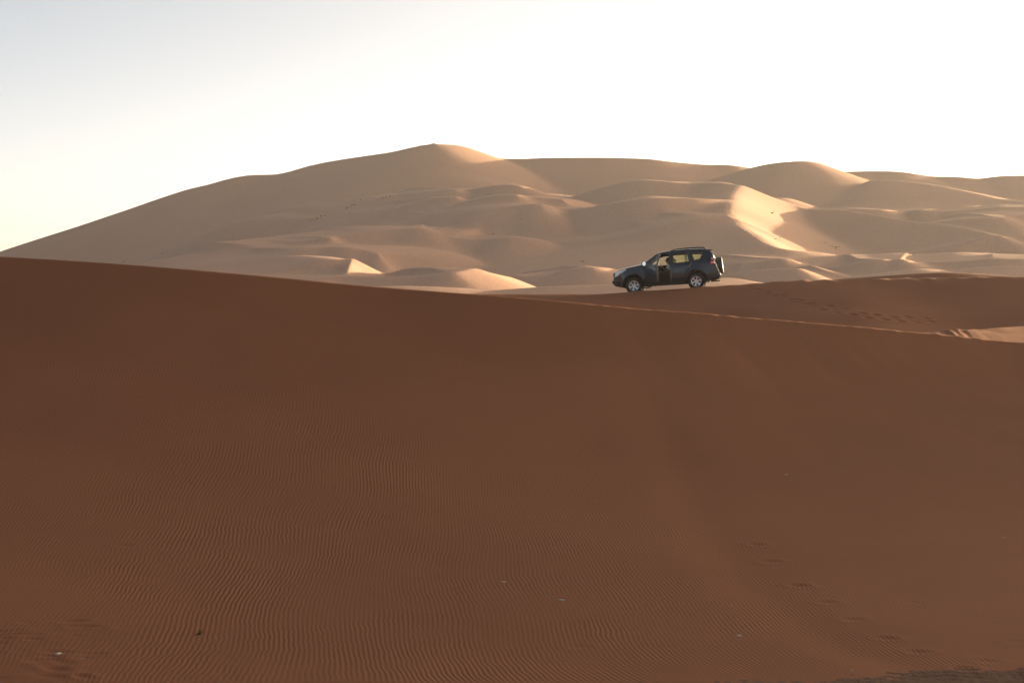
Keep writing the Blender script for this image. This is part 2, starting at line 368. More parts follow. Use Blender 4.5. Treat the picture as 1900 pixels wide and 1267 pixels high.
def near_height(x, y):
    yc, zc = FG_Y(x), FG_Z(x)
    # foreground dune: face towards the camera, short lee behind the crest
    d = y - yc
    # irregular cornice: small sags and lips along the crest
    lip = 0.009 * waves(x, 0 * x, 1.2, 6, 8, 3, (0, .01)) + 0.006 * waves(x, 0 * x, .35, .9, 6, 4, (0, .01))
    ridge = np.where(d <= 0, fg_front(x, y), zc - 0.5 * 1.0 * (1 - np.exp(-np.maximum(d, 0) / 1.0)) * .35 - .30 * np.maximum(d, 0))
    ridge = ridge + lip * (.25 + .75 * smooth01((x + 3) / 8)) * np.exp(-(d / .5) ** 2)
    # broad unevenness on the face: faint avalanche chutes below the crest and long swells
    face = np.clip(-d / 3, 0, 1)
    u = x - .30 * (yc - y)
    chute = waves(u, 0 * u, .9, 4.0, 12, 11, (0, .01)) * np.exp(-np.maximum(-d, 0) / 6) * .017 * (.2 + .8 * smooth01((x - 1) / 6))
    swell = waves(x, y, 6, 22, 16, 12) * .035 * np.clip((y - 34) / 8, 0, 1)
    ridge = ridge + face * (chute + swell)
    # the long soft trough down the right half of the face
    tx = np.interp(y, [36, 40, 45, 52, 60, 70], [9.0, 6.7, 5.6, 5.0, 4.8, 4.2])
    ridge = ridge - face * .02 * np.exp(-((x - tx) / .8) ** 2) * np.clip((70 - y) / 6, 0, 1) + face * .008 * np.exp(-((x - tx + 1.3) / .9) ** 2)
    ridge = ridge - .30 * smooth01((FOOT_Y(x) + .12 * waves(x, 0 * x, .5, 3, 9, 14, (0, .01)) - y) / .35)     # the sand ends in a low lip on the gravel
    # ridge that carries the car
    y2, z2 = CAR_Y(x), CAR_Z(x)
    d2 = y - y2
    fr = np.maximum(-d2, 0); bk = np.maximum(d2, 0)
    r2 = z2 - (.225 + .05 * smooth01((x - 14) / 5)) * (np.sqrt(fr ** 2 + .35 ** 2) - .35) - np.where(bk < 4, .012 * bk, .048 + .28 * (bk - 4)) \
        + .030 * waves(x, y, 2.5, 9, 12, 21) * np.clip((np.abs(d2)) / 3, 0, 1)
    for xw in (5.62, 8.40):                                  # sand pushed up round the tyres
        r2 = r2 + .07 * np.exp(-((x - xw) / .42) ** 2 - ((y - 89.0) / .35) ** 2)
    # wheel ruts that run back along the crest from the car, and the broken edge beside them
    back = smooth01((x - 8.6) / 1.5)
    for off in (1.0, 2.6):
        e = (d2 - off - .15 * np.sin(x * .35)) / .16
        r2 = r2 - back * (.075 * np.exp(-e * e) - .04 * np.exp(-(np.abs(e) - 1.9) ** 2 / .35))
    r2 = r2 + back * (.016 * waves(x, y, .4, 1.6, 12, 23) + .012 * waves(x, 0 * x, .3, 1.2, 8, 24, (0, .01))) * np.exp(-((d2 - .3) / .9) ** 2)
    y3, z3 = HUMP_Y(x), HUMP_Z(x)
    d3 = y - y3
    r3 = z3 - np.where(d3 < 0, .24 * (np.sqrt(d3 ** 2 + .3) - .55), .2 * d3)
    y4, z4 = PATCH_Y(x), PATCH_Z(x)
    d4 = y - y4
    r4 = z4 - np.where(d4 < 0, .17 * -d4, .12 * d4) + .012 * waves(x, y, .8, 3, 10, 31) \
        + .03 * waves(x, y, .25, .7, 10, 32) * np.exp(-((x - 17.2) / 1.3) ** 2)
    # where the photographer stands
    bank = -1.7 - .42 * np.maximum(y + 1, 0) * (1 - np.exp(-np.maximum(y + 1, 0) / 6)) + .1 * np.minimum(y, 0)
    bank = np.maximum(bank, -9.5)
    # hollow between the ridges falls away to the far field
    low = -3.2 - .05 * np.maximum(y - 100, 0)
    low = np.maximum(low, -8.0)
    beyond = np.where(d < -.5, 99.0, 0.0)
    r2, r3, r4 = r2 - beyond, r3 - beyond, r4 - np.where(d < .1, 99.0, 0.0)
    z = smax(ridge, bank, .8)
    z = smax(z, smax(r2, r3, .4), .35)
    z = smax(z, r4, .25)
    z = np.maximum(z, np.where(d > 0, low, -12.0))
    return z

FOOTPRINTS = [  # x, y, length, width, depth, heading: pressed steps, lower right of the face
]
def add_steps(x, y, z, steps):
    for (sx, sy, ln, wd, dp, hd) in steps:
        m = (np.abs(x - sx) < 1.2) & (np.abs(y - sy) < 1.2)
        if not m.any(): continue
        a = (x[m] - sx) * math.cos(hd) + (y[m] - sy) * math.sin(hd)
        b = -(x[m] - sx) * math.sin(hd) + (y[m] - sy) * math.cos(hd)
        e = (a / ln) ** 2 + (b / wd) ** 2
        z[m] += -dp * np.exp(-e * 1.2) + dp * .45 * np.exp(-((np.sqrt(e) - 1.7) / .45) ** 2)
    return z

def first_hit(px, py, lo, hi):
    """where the line of sight through a photograph pixel first meets the near ground between two depths"""
    Ys = np.linspace(lo, hi, 1500)
    a0, a1 = np.array(pix(px, py, lo)), np.array(pix(px, py, hi))
    t = (Ys - lo) / (hi - lo)
    xs_, zs_ = a0[0] + (a1[0] - a0[0]) * t, a0[2] + (a1[2] - a0[2]) * t
    i = int(np.argmax(near_height(xs_, Ys) >= zs_))
    return (xs_[i], Ys[i], zs_[i])
def on_face(px, py): return first_hit(px, py, 32.0, 76.0)       # a point of the foreground face
def on_ridge(px, py): return first_hit(px, py, 78.0, 97.0)      # a point of the car's ridge

rs = np.random.RandomState(5)
STEPS = []
for (px, py, k) in [(1405,1010,.7),(1432,1042,.8),(1482,1086,1.0),(1536,1117,1.0),(1583,1149,.8),(1645,1184,.9),(1704,1209,.8),(1790,1240,.9),(1702,1118,.35),(1830,1226,.4),(1885,1190,.4),(230,1012,.35),(1075,1199,.35),(1878,1030,.35)]:
    p = on_face(px, py)
    STEPS.append((p[0], p[1], .20 + .03 * rs.rand(), .14, .042 * k * rs.uniform(.6, 1.2), rs.uniform(-.5, .3)))
for i in range(26):                                          # trampled sand, lower left
    p = on_face(rs.uniform(-20, 175), rs.uniform(1150, 1262))
    STEPS.append((p[0], p[1], rs.uniform(.14, .3), rs.uniform(.07, .12), rs.uniform(.012, .032), rs.uniform(-.6, .6)))

# footprints across the face of the car's ridge
STEPS2 = []
for i in range(24):
    t = i / 23
    px = 1392 + 340 * t + rs.uniform(-4, 4)
    py = 534 + 62 * (1 - (1 - t) ** 1.7) + (4.0 if i % 2 else -4.0) * min(1, t * 3) + rs.uniform(-2, 2)
    p = on_ridge(px, py)
    STEPS2.append((p[0], p[1], .17, .15, .026 + .02 * rs.rand(), rs.uniform(-.4, .4)))

def ripple_phase(x, y):
    """wind ripples: run up the slope, lean to the right half, swing round near its foot"""
    sx = smooth01((x + 6) / 14)
    g = (.03 + .11 * sx) * (y - 37) - (.15 + .60 * sx) * np.exp(-(y - 37) / 2.0)
    return x + g + .16 * waves(x, y, 5, 16, 12, 41) + .012 * waves(x, y, .8, 2.0, 14, 42)

xs = np.concatenate([-np.geomspace(400, 26, 26)[:-1], np.arange(-26, 26, .085), np.geomspace(26, 400, 26)])
def sheet_near():
    t = np.concatenate([np.linspace(-120, -6, 14)[:-1], np.linspace(-6, 33, 60)[:-1]])
    lo = 33.0
    yc = FG_Y(xs)
    n1 = 400
    s = np.linspace(0, 1, n1)
    top = np.array([-.001 + 0 * s[0]])
    rows = [np.full_like(xs, v) for v in t] + [lo + (yc - lo) * v for v in s] + [yc + v for v in (.06, .13, .25, .45, .8, 1.3, 2.0, 2.8)]
    Y = np.array(rows); X = np.broadcast_to(xs, Y.shape).copy()
    Z = near_height(X, Y)
    Z = add_steps(X, Y, Z, STEPS)
    d = yc[None, :] - Y
    amp = np.clip((d - 3.0 + 1.5 * waves(X, Y, 4, 14, 10, 51)) / 7, 0, 1) * np.clip((d + .1) / .5, 0, 1)
    # smoother sand where it was trampled, lower left
    amp = amp * (1 - .8 * np.exp(-(((X + 9.5) / 2.0) ** 2 + ((Y - 37) / 2.2) ** 2)))
    return X, Y, Z, ripple_phase(X, Y), amp
def sheet_ridge():
    xr = np.concatenate([-np.geomspace(400, 26, 26)[:-1], np.arange(-26, 34, .12), np.geomspace(34, 400, 26)])
    yc, y2 = FG_Y(xr) + 2.8, CAR_Y(xr)
    s = np.linspace(0, 1, 170)
    rows = [yc + (y2 - yc) * v for v in s] + [y2 + (140 - y2) * v for v in np.linspace(0, 1, 110)[1:] ** 1.3]
    Y = np.array(rows); X = np.broadcast_to(xr, Y.shape).copy()
    Z = near_height(X, Y)
    Z = add_steps(X, Y, Z, STEPS2)
    return X, Y, Z, ripple_phase(X, Y), np.full_like(X, .25)
# ------------------------------------------------------------------ ground sheets
def struct(o, kind="structure"):
    o["kind"] = kind
    return o
X, Y, Z, PH, AM = sheet_near()
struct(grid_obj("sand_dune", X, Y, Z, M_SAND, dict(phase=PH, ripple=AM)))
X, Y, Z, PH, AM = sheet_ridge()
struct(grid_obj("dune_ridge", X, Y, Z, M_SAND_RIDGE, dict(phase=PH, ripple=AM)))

u = np.concatenate([np.linspace(-1.1, -.3, 50)[:-1], np.linspace(-.3, .3, FARC), np.linspace(.3, 1.4, 70)[1:]])
yy = np.concatenate([np.linspace(136, 350, 46)[:-1], np.linspace(350, 700, FARR)[:-1], np.linspace(700, 960, FARR // 2)[:-1], np.geomspace(960, 9000, 40)])
U, YY = np.meshgrid(u, yy)
XX = U * YY
ZZ = far_height(XX, YY)
ZZ = avalanche(XX, YY, ZZ)
ZZ = fill_hollows(ZZ)
ZZ = ZZ + .16 * waves(XX, YY, 14, 60, 16, 61) * np.clip((YY - 300) / 100, 0, 1)
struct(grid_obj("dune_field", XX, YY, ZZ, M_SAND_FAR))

# dark gravel on the hollow's floor, at the foot of the slope
def gravel_mat():
    m, nt, b = new_mat("dark_gravel")
    L = nt.links.new
    tc = node(nt, "ShaderNodeTexCoord")
    v = node(nt, "ShaderNodeTexVoronoi", in_Scale=22.0); L(tc.outputs["Object"], v.inputs["Vector"])
    n1 = node(nt, "ShaderNodeTexNoise", in_Scale=1.5, in_Detail=5.0); L(tc.outputs["Object"], n1.inputs["Vector"])
    mix = node(nt, "ShaderNodeMix", data_type='RGBA'); mix.inputs["A"].default_value = (.10, .056, .040, 1); mix.inputs["B"].default_value = (.17, .090, .060, 1)
    L(n1.outputs["Fac"], mix.inputs["Factor"]); L(mix.outputs["Result"], b.inputs["Base Color"])
    bp = node(nt, "ShaderNodeBump", in_Strength=1.0, in_Distance=.014); L(v.outputs["Distance"], bp.inputs["Height"]); L(bp.outputs["Normal"], b.inputs["Normal"])
    b.inputs["Roughness"].default_value = .95; b.inputs["Specular IOR Level"].default_value = .1
    return m
gx = np.concatenate([np.linspace(-60, -1, 20)[:-1], np.arange(-1, 16, .06), np.linspace(16, 60, 20)[1:]])
gy = np.concatenate([np.linspace(8, 35, 20)[:-1], np.arange(35, 41, .06), np.linspace(41, 50, 8)[1:]])
GX, GY = np.meshgrid(gx, gy)
GZ = FLOOR + .014 * waves(GX, GY, .6, 4, 18, 91) + .012 * waves(GX, GY, .15, .4, 14, 92)
struct(grid_obj("gravel_ground", GX, GY, GZ, gravel_mat()))
# ------------------------------------------------------------------ the off-road car
from mathutils.geometry import delaunay_2d_cdt

def paint_mat():
    m, nt, b = new_mat("dark_blue_grey_paint")
    L = nt.links.new
    tc = node(nt, "ShaderNodeTexCoord")
    nz = node(nt, "ShaderNodeTexNoise", in_Scale=3.0, in_Detail=5.0); L(tc.outputs["Object"], nz.inputs["Vector"])
    sx = node(nt, "ShaderNodeSeparateXYZ"); L(tc.outputs["Object"], sx.inputs[0])
    hgt = node(nt, "ShaderNodeMapRange", in_1=.95, in_2=.35, in_3=0.0, in_4=.30); L(sx.outputs["Z"], hgt.inputs[0])
    du = node(nt, "ShaderNodeMath", operation='MULTIPLY'); L(nz.outputs["Fac"], du.inputs[0]); L(hgt.outputs[0], du.inputs[1])
    mix = node(nt, "ShaderNodeMix", data_type='RGBA')
    mix.inputs["A"].default_value = (.010, .024, .046, 1); mix.inputs["B"].default_value = (.16, .095, .055, 1)   # dust thrown up on the sills
    L(du.outputs[0], mix.inputs["Factor"]); L(mix.outputs["Result"], b.inputs["Base Color"])
    b.inputs["Metallic"].default_value = 0.0; b.inputs["Specular IOR Level"].default_value = .15
    b.inputs["Roughness"].default_value = .30
    b.inputs["Coat Weight"].default_value = 1.0
    b.inputs["Coat Roughness"].default_value = .02
    return m

def glass_mat(name, tint, dust):
    m = bpy.data.materials.new(name); m.use_nodes = True
    nt = m.node_tree; nt.nodes.remove(nt.nodes["Principled BSDF"])
    L = nt.links.new
    tr = node(nt, "ShaderNodeBsdfTransparent"); tr.inputs[0].default_value = (*tint, 1)
    gl = node(nt, "ShaderNodeBsdfGlossy"); gl.inputs["Roughness"].default_value = .03
    fr = node(nt, "ShaderNodeFresnel", in_IOR=1.5)
    m1 = node(nt, "ShaderNodeMixShader"); L(fr.outputs[0], m1.inputs[0]); L(tr.outputs[0], m1.inputs[1]); L(gl.outputs[0], m1.inputs[2])
    tl = node(nt, "ShaderNodeBsdfTranslucent"); tl.inputs[0].default_value = (.70, .67, .50, 1)
    df = node(nt, "ShaderNodeBsdfDiffuse"); df.inputs[0].default_value = (.40, .38, .29, 1)
    ds = node(nt, "ShaderNodeMixShader"); ds.inputs[0].default_value = .35; L(tl.outputs[0], ds.inputs[1]); L(df.outputs[0], ds.inputs[2])
    tc = node(nt, "ShaderNodeTexCoord"); nz = node(nt, "ShaderNodeTexNoise", in_Scale=5.0, in_Detail=4.0); L(tc.outputs["Object"], nz.inputs["Vector"])
    mr = node(nt, "ShaderNodeMapRange", in_1=.3, in_2=.7, in_3=dust * .7, in_4=dust * 1.3); L(nz.outputs["Fac"], mr.inputs[0])
    m2 = node(nt, "ShaderNodeMixShader"); L(mr.outputs[0], m2.inputs[0]); L(m1.outputs[0], m2.inputs[1]); L(ds.outputs[0], m2.inputs[2])
    L(m2.outputs[0], nt.nodes["Material Output"].inputs["Surface"])
    return m

M_PAINT = paint_mat()
M_BLACK = simple_mat("black_plastic", (.012, .012, .013), .55)
M_RUBBER = simple_mat("tyre_rubber", (.018, .017, .016), .85)
M_ALLOY = simple_mat("silver_alloy", (.62, .63, .65), .32, metallic=.85)
M_CHROME = simple_mat("mirror_chrome", (.9, .92, .95), .03, metallic=1.0)
M_LAMP = simple_mat("lamp_glass", (.86, .89, .93), .12, metallic=.1, coat=1.0)
M_AMBER = simple_mat("amber_lens", (.75, .22, .04), .2, coat=1.0)
M_RED = simple_mat("red_lens", (.55, .02, .02), .2, coat=1.0)
M_WHITE_LENS = simple_mat("white_lens", (.8, .8, .8), .2, coat=1.0)
M_TRIM = simple_mat("interior_trim", (.035, .032, .030), .8)
M_SEAT = simple_mat("seat_fabric", (.05, .043, .038), .95)
M_COVER = simple_mat("spare_cover", (.05, .055, .06), .5, coat=.3)
M_GREY = simple_mat("door_edge_grey", (.07, .075, .085), .4)
M_GLASS = glass_mat("tinted_dusty_glass", (.80, .84, .70), .08)
M_CLEAR = glass_mat("clear_dusty_glass", (.93, .94, .92), .05)

def smoothstep(a, b, x):
    t = np.clip((x - a) / (b - a), 0, 1); return t * t * (3 - 2 * t)

def half_width(x, z):
    """half the body's width at a point of its side view: tumblehome above the belt line, rounded corners in plan"""
    w = np.interp(z, [.30, .45, .62, .85, 1.05, 1.20, 1.30, 1.72, 1.85], [.86, .905, .935, .942, .935, .915, .880, .715, .64])
    w = w - .20 * smoothstep(-1.75, -2.30, x) ** 1.6 - .13 * smoothstep(1.85, 2.45, x) ** 1.5
    flare = np.maximum(np.exp(-((np.hypot(x + 1.395, z - .42) - .50) / .09) ** 2), np.exp(-((np.hypot(x - 1.395, z - .42) - .50) / .09) ** 2))
    return w + .022 * flare

def inside(poly, x, y):
    c = False; n = len(poly); j = n - 1
    for i in range(n):
        xi, yi = poly[i]; xj, yj = poly[j]
        if (yi > y) != (yj > y) and x < (xj - xi) * (y - yi) / (yj - yi + 1e-12) + xi: c = not c
        j = i
    return c

def resample(poly, step=.06):
    out = []
    for i in range(len(poly)):
        a, b = np.array(poly[i]), np.array(poly[(i + 1) % len(poly)])
        n = max(1, int(math.ceil(np.linalg.norm(b - a) / step)))
        for k in range(n): out.append(tuple(a + (b - a) * k / n))
    return out

def rounded(poly, r=.04, n=4):
    out = []
    N = len(poly)
    for i in range(N):
        p, a, b = np.array(poly[i], float), np.array(poly[i - 1], float), np.array(poly[(i + 1) % N], float)
        la, lb = np.linalg.norm(a - p), np.linalg.norm(b - p)
        rr = min(r, la * .45, lb * .45)
        p0, p1 = p + (a - p) / la * rr, p + (b - p) / lb * rr
        for t in np.linspace(0, 1, n): out.append(tuple((1 - t) ** 2 * p0 + 2 * t * (1 - t) * p + t * t * p1))
    return out

def panel(name, outer, holes=(), side=-1, mat=None, parent=None, off=0.0, thick=.03, step=.06, origin=None):
    """a body panel: outline and holes drawn in the side view, wrapped on the body's flank"""
    loops = [resample(outer, step)] + [resample(h, step) for h in holes]
    vs, es = [], []
    for lp in loops:
        b0 = len(vs)
        vs += [Vector(p) for p in lp]
        es += [(b0 + i, b0 + (i + 1) % len(lp)) for i in range(len(lp))]
    xs_ = [p[0] for p in loops[0]]; zs_ = [p[1] for p in loops[0]]
    g = step * 1.3
    for x in np.arange(min(xs_) + g / 2, max(xs_), g):
        for z in np.arange(min(zs_) + g / 2, max(zs_), g):
            if inside(loops[0], x, z) and not any(inside(h, x, z) for h in loops[1:]):
                vs.append(Vector((x, z)))
    r = delaunay_2d_cdt(vs, es, [], 0, 1e-5)
    rv, rf = r[0], r[2]
    faces = []
    for f in rf:
        cx = sum(rv[i][0] for i in f) / 3; cz = sum(rv[i][1] for i in f) / 3
        if inside(loops[0], cx, cz) and not any(inside(h, cx, cz) for h in loops[1:]):
            faces.append(tuple(f) if side < 0 else tuple(reversed(f)))
    o3 = Vector(origin) if origin else Vector((0, 0, 0))
    verts = [Vector((p[0], side * (float(half_width(p[0], p[1])) + off), p[1])) - o3 for p in rv]
    o = mesh_obj(name, verts, faces, mat, parent)
    if origin: o.location = origin
    if thick:
        md = o.modifiers.new("thickness", 'SOLIDIFY'); md.thickness = thick; md.offset = -1
    return o

def bm_obj(name, bm, mat, parent=None, smooth=True):
    me = bpy.data.meshes.new(name); bm.to_mesh(me); bm.free()
    me.polygons.foreach_set("use_smooth", [smooth] * len(me.polygons))
    me.materials.append(mat)
    return link(bpy.data.objects.new(name, me), parent)

def rbox(name, c, s, mat, parent, bev=.02, rot=None):
    bm = bmesh.new()
    bmesh.ops.create_cube(bm, size=1)
    bmesh.ops.scale(bm, vec=s, verts=bm.verts)
    if bev: bmesh.ops.bevel(bm, geom=bm.edges[:], offset=min(bev, min(s) * .45), segments=2, affect='EDGES')
    if rot: bmesh.ops.rotate(bm, matrix=Euler(rot).to_matrix(), verts=bm.verts)
    bmesh.ops.translate(bm, vec=c, verts=bm.verts)
    return bm_obj(name, bm, mat, parent, smooth=False)

def tube(name, pts, r, mat, parent, n=8):
    bm = bmesh.new(); rings = []
    pts = [Vector(p) for p in pts]
    for i, p in enumerate(pts):
        d = (pts[min(i + 1, len(pts) - 1)] - pts[max(i - 1, 0)]).normalized()
        q = d.to_track_quat('Z', 'Y')
        rr = r[i] if isinstance(r, (list, tuple)) else r
        rings.append([bm.verts.new(p + q @ Vector((rr * math.cos(a), rr * math.sin(a), 0))) for a in [2 * math.pi * k / n for k in range(n)]])
    for a, b in zip(rings[:-1], rings[1:]):
        for k in range(n): bm.faces.new((a[k], a[(k + 1) % n], b[(k + 1) % n], b[k]))
    bm.faces.new(list(reversed(rings[0]))); bm.faces.new(rings[-1])
    return bm_obj(name, bm, mat, parent)

def lathe_y(prof, n=40):
    """profile of (radius, y) turned about the y axis"""
    bm = bmesh.new(); rings = []
    for (r, y) in prof:
        rings.append([bm.verts.new((r * math.cos(2 * math.pi * k / n), y, r * math.sin(2 * math.pi * k / n))) for k in range(n)])
    for a, b in zip(rings[:-1], rings[1:]):
        for k in range(n): bm.faces.new((a[k], b[k], b[(k + 1) % n], a[(k + 1) % n]))
    return bm

def arc(cx, cz, r, a0, a1, n=14):
    return [(cx + r * math.cos(math.radians(a)), cz + r * math.sin(math.radians(a))) for a in np.linspace(a0, a1, n)]

CAR_SIDE = ([(-2.20, .44), (-2.285, .55), (-2.285, .66), (-2.25, .82), (-2.18, 1.0), (-2.08, 1.085), (-1.9, 1.135), (-1.7, 1.175), (-1.34, 1.235), (-.95, 1.285), (-.80, 1.36)]
            + [(-.54, 1.545), (-.36, 1.665), (-.24, 1.725), (-.07, 1.77), (.34, 1.81), (1.0, 1.83), (1.6, 1.82), (1.9, 1.78), (2.07, 1.69)]
            + [(2.14, 1.55), (2.22, 1.38), (2.30, 1.12), (2.35, .90), (2.41, .74), (2.43, .60), (2.37, .46), (2.2, .40), (1.92, .37)]
            + arc(1.395, .42, .475, -6, 186) + [(.90, .36), (-.88, .38)] + arc(-1.395, .42, .475, -6, 186) + [(-1.90, .40)])
DOOR_F = [(-.85, .47), (-.855, 1.20), (-.70, 1.345), (-.36, 1.60), (-.20, 1.685), (.0, 1.70), (.235, 1.715), (.25, 1.2), (.24, .47)]
WIN_F = [(-.62, 1.245), (-.60, 1.36), (-.30, 1.575), (-.14, 1.635), (.165, 1.655), (.175, 1.255)]
DOOR_R = [(.31, .47), (.315, 1.2), (.305, 1.735), (1.10, 1.735), (1.17, 1.66), (1.235, 1.25), (1.19, 1.02), (1.02, .90), (.89, .66), (.86, .47)]
WIN_R = [(.38, 1.265), (.375, 1.665), (1.055, 1.668), (1.115, 1.30)]
WIN_Q = [(1.245, 1.655), (1.76, 1.635), (1.62, 1.375), (1.34, 1.335)]

car = bpy.data.objects.new("off_road_car", None)
link(car)
car["label"] = "dark blue-grey off-road car with its front door open, parked on the dune ridge"
car["category"] = "car"
cpos = pix(1237.2, 440 + 685.5 / 7.917, 90.0)
car.location = (cpos[0], cpos[1], cpos[2] - .385)
car.rotation_euler = (Euler((0, 0, math.radians(-7.5))).to_matrix() @ Euler((0, math.radians(-4.1), 0)).to_matrix()).to_euler()

# --- flanks (near side with the door hole empty, far side closed)
flank = panel("body_side", CAR_SIDE, [DOOR_F, DOOR_R, rounded(WIN_Q)], -1, M_PAINT, car, thick=.05)
panel("body_side", CAR_SIDE, [DOOR_F, DOOR_R, rounded(WIN_Q)], 1, M_PAINT, car, thick=.05)
def grow(poly, d):
    c = np.mean(np.array(poly), 0); out = []
    for p in poly:
        v = np.array(p) - c
        out.append(tuple(c + v * (1 - d / (np.linalg.norm(v) + 1e-9))))
    return out
for sd in (-1, 1):
    dr = panel("rear_door", grow(DOOR_R, .012), [rounded(WIN_R)], sd, M_PAINT, car, thick=.05)
    panel("window_pane", grow(rounded(WIN_R), -.01), [], sd, M_GLASS, dr, off=-.02, thick=0)
    panel("window_divider", [(.955, 1.27), (.955, 1.67), (.985, 1.67), (.985, 1.27)], [], sd, M_BLACK, dr, off=-.008, thick=.012)
    tb = tube("door_handle", [(.93, sd * .945, 1.145), (.95, sd * .985, 1.15), (1.10, sd * .98, 1.155), (1.13, sd * .94, 1.155)], .017, M_BLACK, dr)
    panel("quarter_window", grow(rounded(WIN_Q), -.01), [], sd, M_GLASS, car, off=-.02, thick=0)
    panel("window_trim", grow(rounded(WIN_Q), -.03), [rounded(WIN_Q)], sd, M_BLACK, car, off=.004, thick=.01)
    panel("sill_cladding", [(-.88, .33), (-.90, .47), (.88, .465), (.91, .33)], [], sd, M_BLACK, car, off=.012, thick=.06)
    tube("side_step", [(-.80, sd * .96, .37), (-.76, sd * 1.0, .365), (.78, sd * 1.0, .355), (.82, sd * .96, .36)], .032, M_BLACK, car)
    for ax in (-1.395, 1.395):
        arch = [(ax + .475 * math.cos(a), .42 + .475 * math.sin(a)) for a in np.linspace(math.radians(4), math.radians(176), 18)]
        inner = [(ax + .435 * math.cos(a), .42 + .435 * math.sin(a)) for a in np.linspace(math.radians(176), math.radians(4), 18)]
        panel("arch_lip", arch + inner, [], sd, M_BLACK, car, off=-.015, thick=.05, step=.05)
        bm = lathe_y([(.47, sd * .90), (.47, sd * .50), (.05, sd * .50)], 32)
        for v in [v for v in bm.verts if v.co.z < -.12]: bm.verts.remove(v)
        bmesh.ops.translate(bm, vec=(ax, 0, .42), verts=bm.verts)
        bm_obj("wheel_well", bm, M_BLACK, car)
    # head lamp wrapped round the wing, tail lamp round the rear corner
    hl = panel("headlight", [(-2.245, .84), (-2.195, 1.0), (-2.06, 1.092), (-1.72, 1.155), (-1.69, 1.125), (-1.90, .985), (-2.09, .875)], [], sd, M_LAMP, car, off=.008, thick=.03)
    panel("indicator", [(-2.06, .93), (-1.98, 1.0), (-1.90, 1.035), (-1.93, .995), (-2.03, .92)], [], sd, M_AMBER, hl, off=.016, thick=.01)
    panel("fog_recess", [(-2.27, .54), (-2.26, .66), (-2.10, .70), (-2.02, .62), (-2.10, .53)], [], sd, M_BLACK, car, off=.006, thick=.02)
    tlp = panel("tail_light", [(2.02, 1.09), (2.11, 1.26), (2.13, 1.46), (2.175, 1.47), (2.25, 1.27), (2.295, 1.10)], [], sd, M_RED, car, off=.008, thick=.03)
    panel("reversing_lens", [(2.08, 1.145), (2.11, 1.20), (2.255, 1.195), (2.272, 1.15)], [], sd, M_WHITE_LENS, tlp, off=.014, thick=.012)
    panel("indicator_lens", [(2.125, 1.325), (2.128, 1.38), (2.20, 1.37), (2.222, 1.325)], [], sd, M_WHITE_LENS, tlp, off=.014, thick=.012)
    # roof rail
    rail = [(.28, sd * .60, 1.80), (.40, sd * .61, 1.845), (.62, sd * .615, 1.885), (1.05, sd * .615, 1.90), (1.55, sd * .61, 1.895), (1.80, sd * .60, 1.87), (1.93, sd * .59, 1.79)]
    rr = tube("roof_rail", rail, .026, M_BLACK, car)
    rbox("rail_foot", (1.06, sd * .612, 1.855), (.07, .035, .09), M_BLACK, rr, .01)
    rbox("mud_flap", (1.86, sd * .80, .36), (.02, .22, .26), M_BLACK, car, .006, (0, -.12, 0))

# --- skin over the top: bonnet, roof, front and back, one strip each from flank to flank
def strip(name, line, mat, crown=.03, bow=0.0, nx=12, lift=0.0, close=.0, thick=.02):
    L = resample([*line], .05)[: None]
    # resample() closes loops: drop the return leg
    L = []
    for a, b in zip(line[:-1], line[1:]):
        a, b = np.array(a), np.array(b)
        n = max(1, int(math.ceil(np.linalg.norm(b - a) / .06)))
        L += [tuple(a + (b - a) * k / n) for k in range(n)]
    L.append(line[-1])
    verts, faces = [], []
    for (x, z) in L:
        hw = float(half_width(x, z)) - close
        for k in range(nx + 1):
            t = -1 + 2 * k / nx
            verts.append((x + bow * (1 - t * t), t * hw, z + crown * (1 - t * t) + lift))
    W = nx + 1
    for i in range(len(L) - 1):
        for k in range(nx):
            a = i * W + k
            faces.append((a, a + W, a + W + 1, a + 1))
    o = mesh_obj(name, verts, faces, mat, car)
    bm = bmesh.new(); bm.from_mesh(o.data); bmesh.ops.recalc_face_normals(bm, faces=bm.faces); bm.to_mesh(o.data); bm.free()
    if thick:
        md = o.modifiers.new("thickness", 'SOLIDIFY'); md.thickness = thick; md.offset = 0
    return o
strip("front_bumper", [(-1.92, .40), (-2.20, .44), (-2.285, .55), (-2.285, .66), (-2.25, .82)], M_PAINT, crown=0, bow=-.10)
strip("front_panel", [(-2.25, .82), (-2.18, 1.0), (-2.08, 1.085)], M_PAINT, crown=.0, bow=-.10)
strip("bonnet", [(-2.08, 1.085), (-1.9, 1.135), (-1.7, 1.175), (-1.34, 1.235), (-.95, 1.285), (-.80, 1.36)], M_PAINT, crown=.045, bow=-.03)
strip("windscreen", [(-.78, 1.375), (-.54, 1.545), (-.36, 1.665), (-.27, 1.712)], M_CLEAR, crown=.02, bow=-.07, close=.05, thick=0)
strip("roof", [(-.27, 1.712), (-.24, 1.725), (-.07, 1.77), (.34, 1.81), (1.0, 1.83), (1.6, 1.82), (1.9, 1.78), (2.07, 1.69)], M_PAINT, crown=.03, bow=-.03, thick=.04)
strip("tailgate_top", [(2.07, 1.69), (2.10, 1.63)], M_PAINT, crown=.0, bow=.03)
strip("rear_window", [(2.10, 1.63), (2.14, 1.55), (2.20, 1.42), (2.235, 1.30)], M_GLASS, crown=0, bow=.04, close=.10, thick=0)
strip("tailgate", [(2.235, 1.30), (2.30, 1.12), (2.35, .90), (2.40, .78)], M_PAINT, crown=0, bow=.05)
strip("rear_bumper", [(2.40, .78), (2.45, .70), (2.47, .60), (2.40, .46), (2.2, .40), (1.95, .38)], M_PAINT, crown=0, bow=.05)
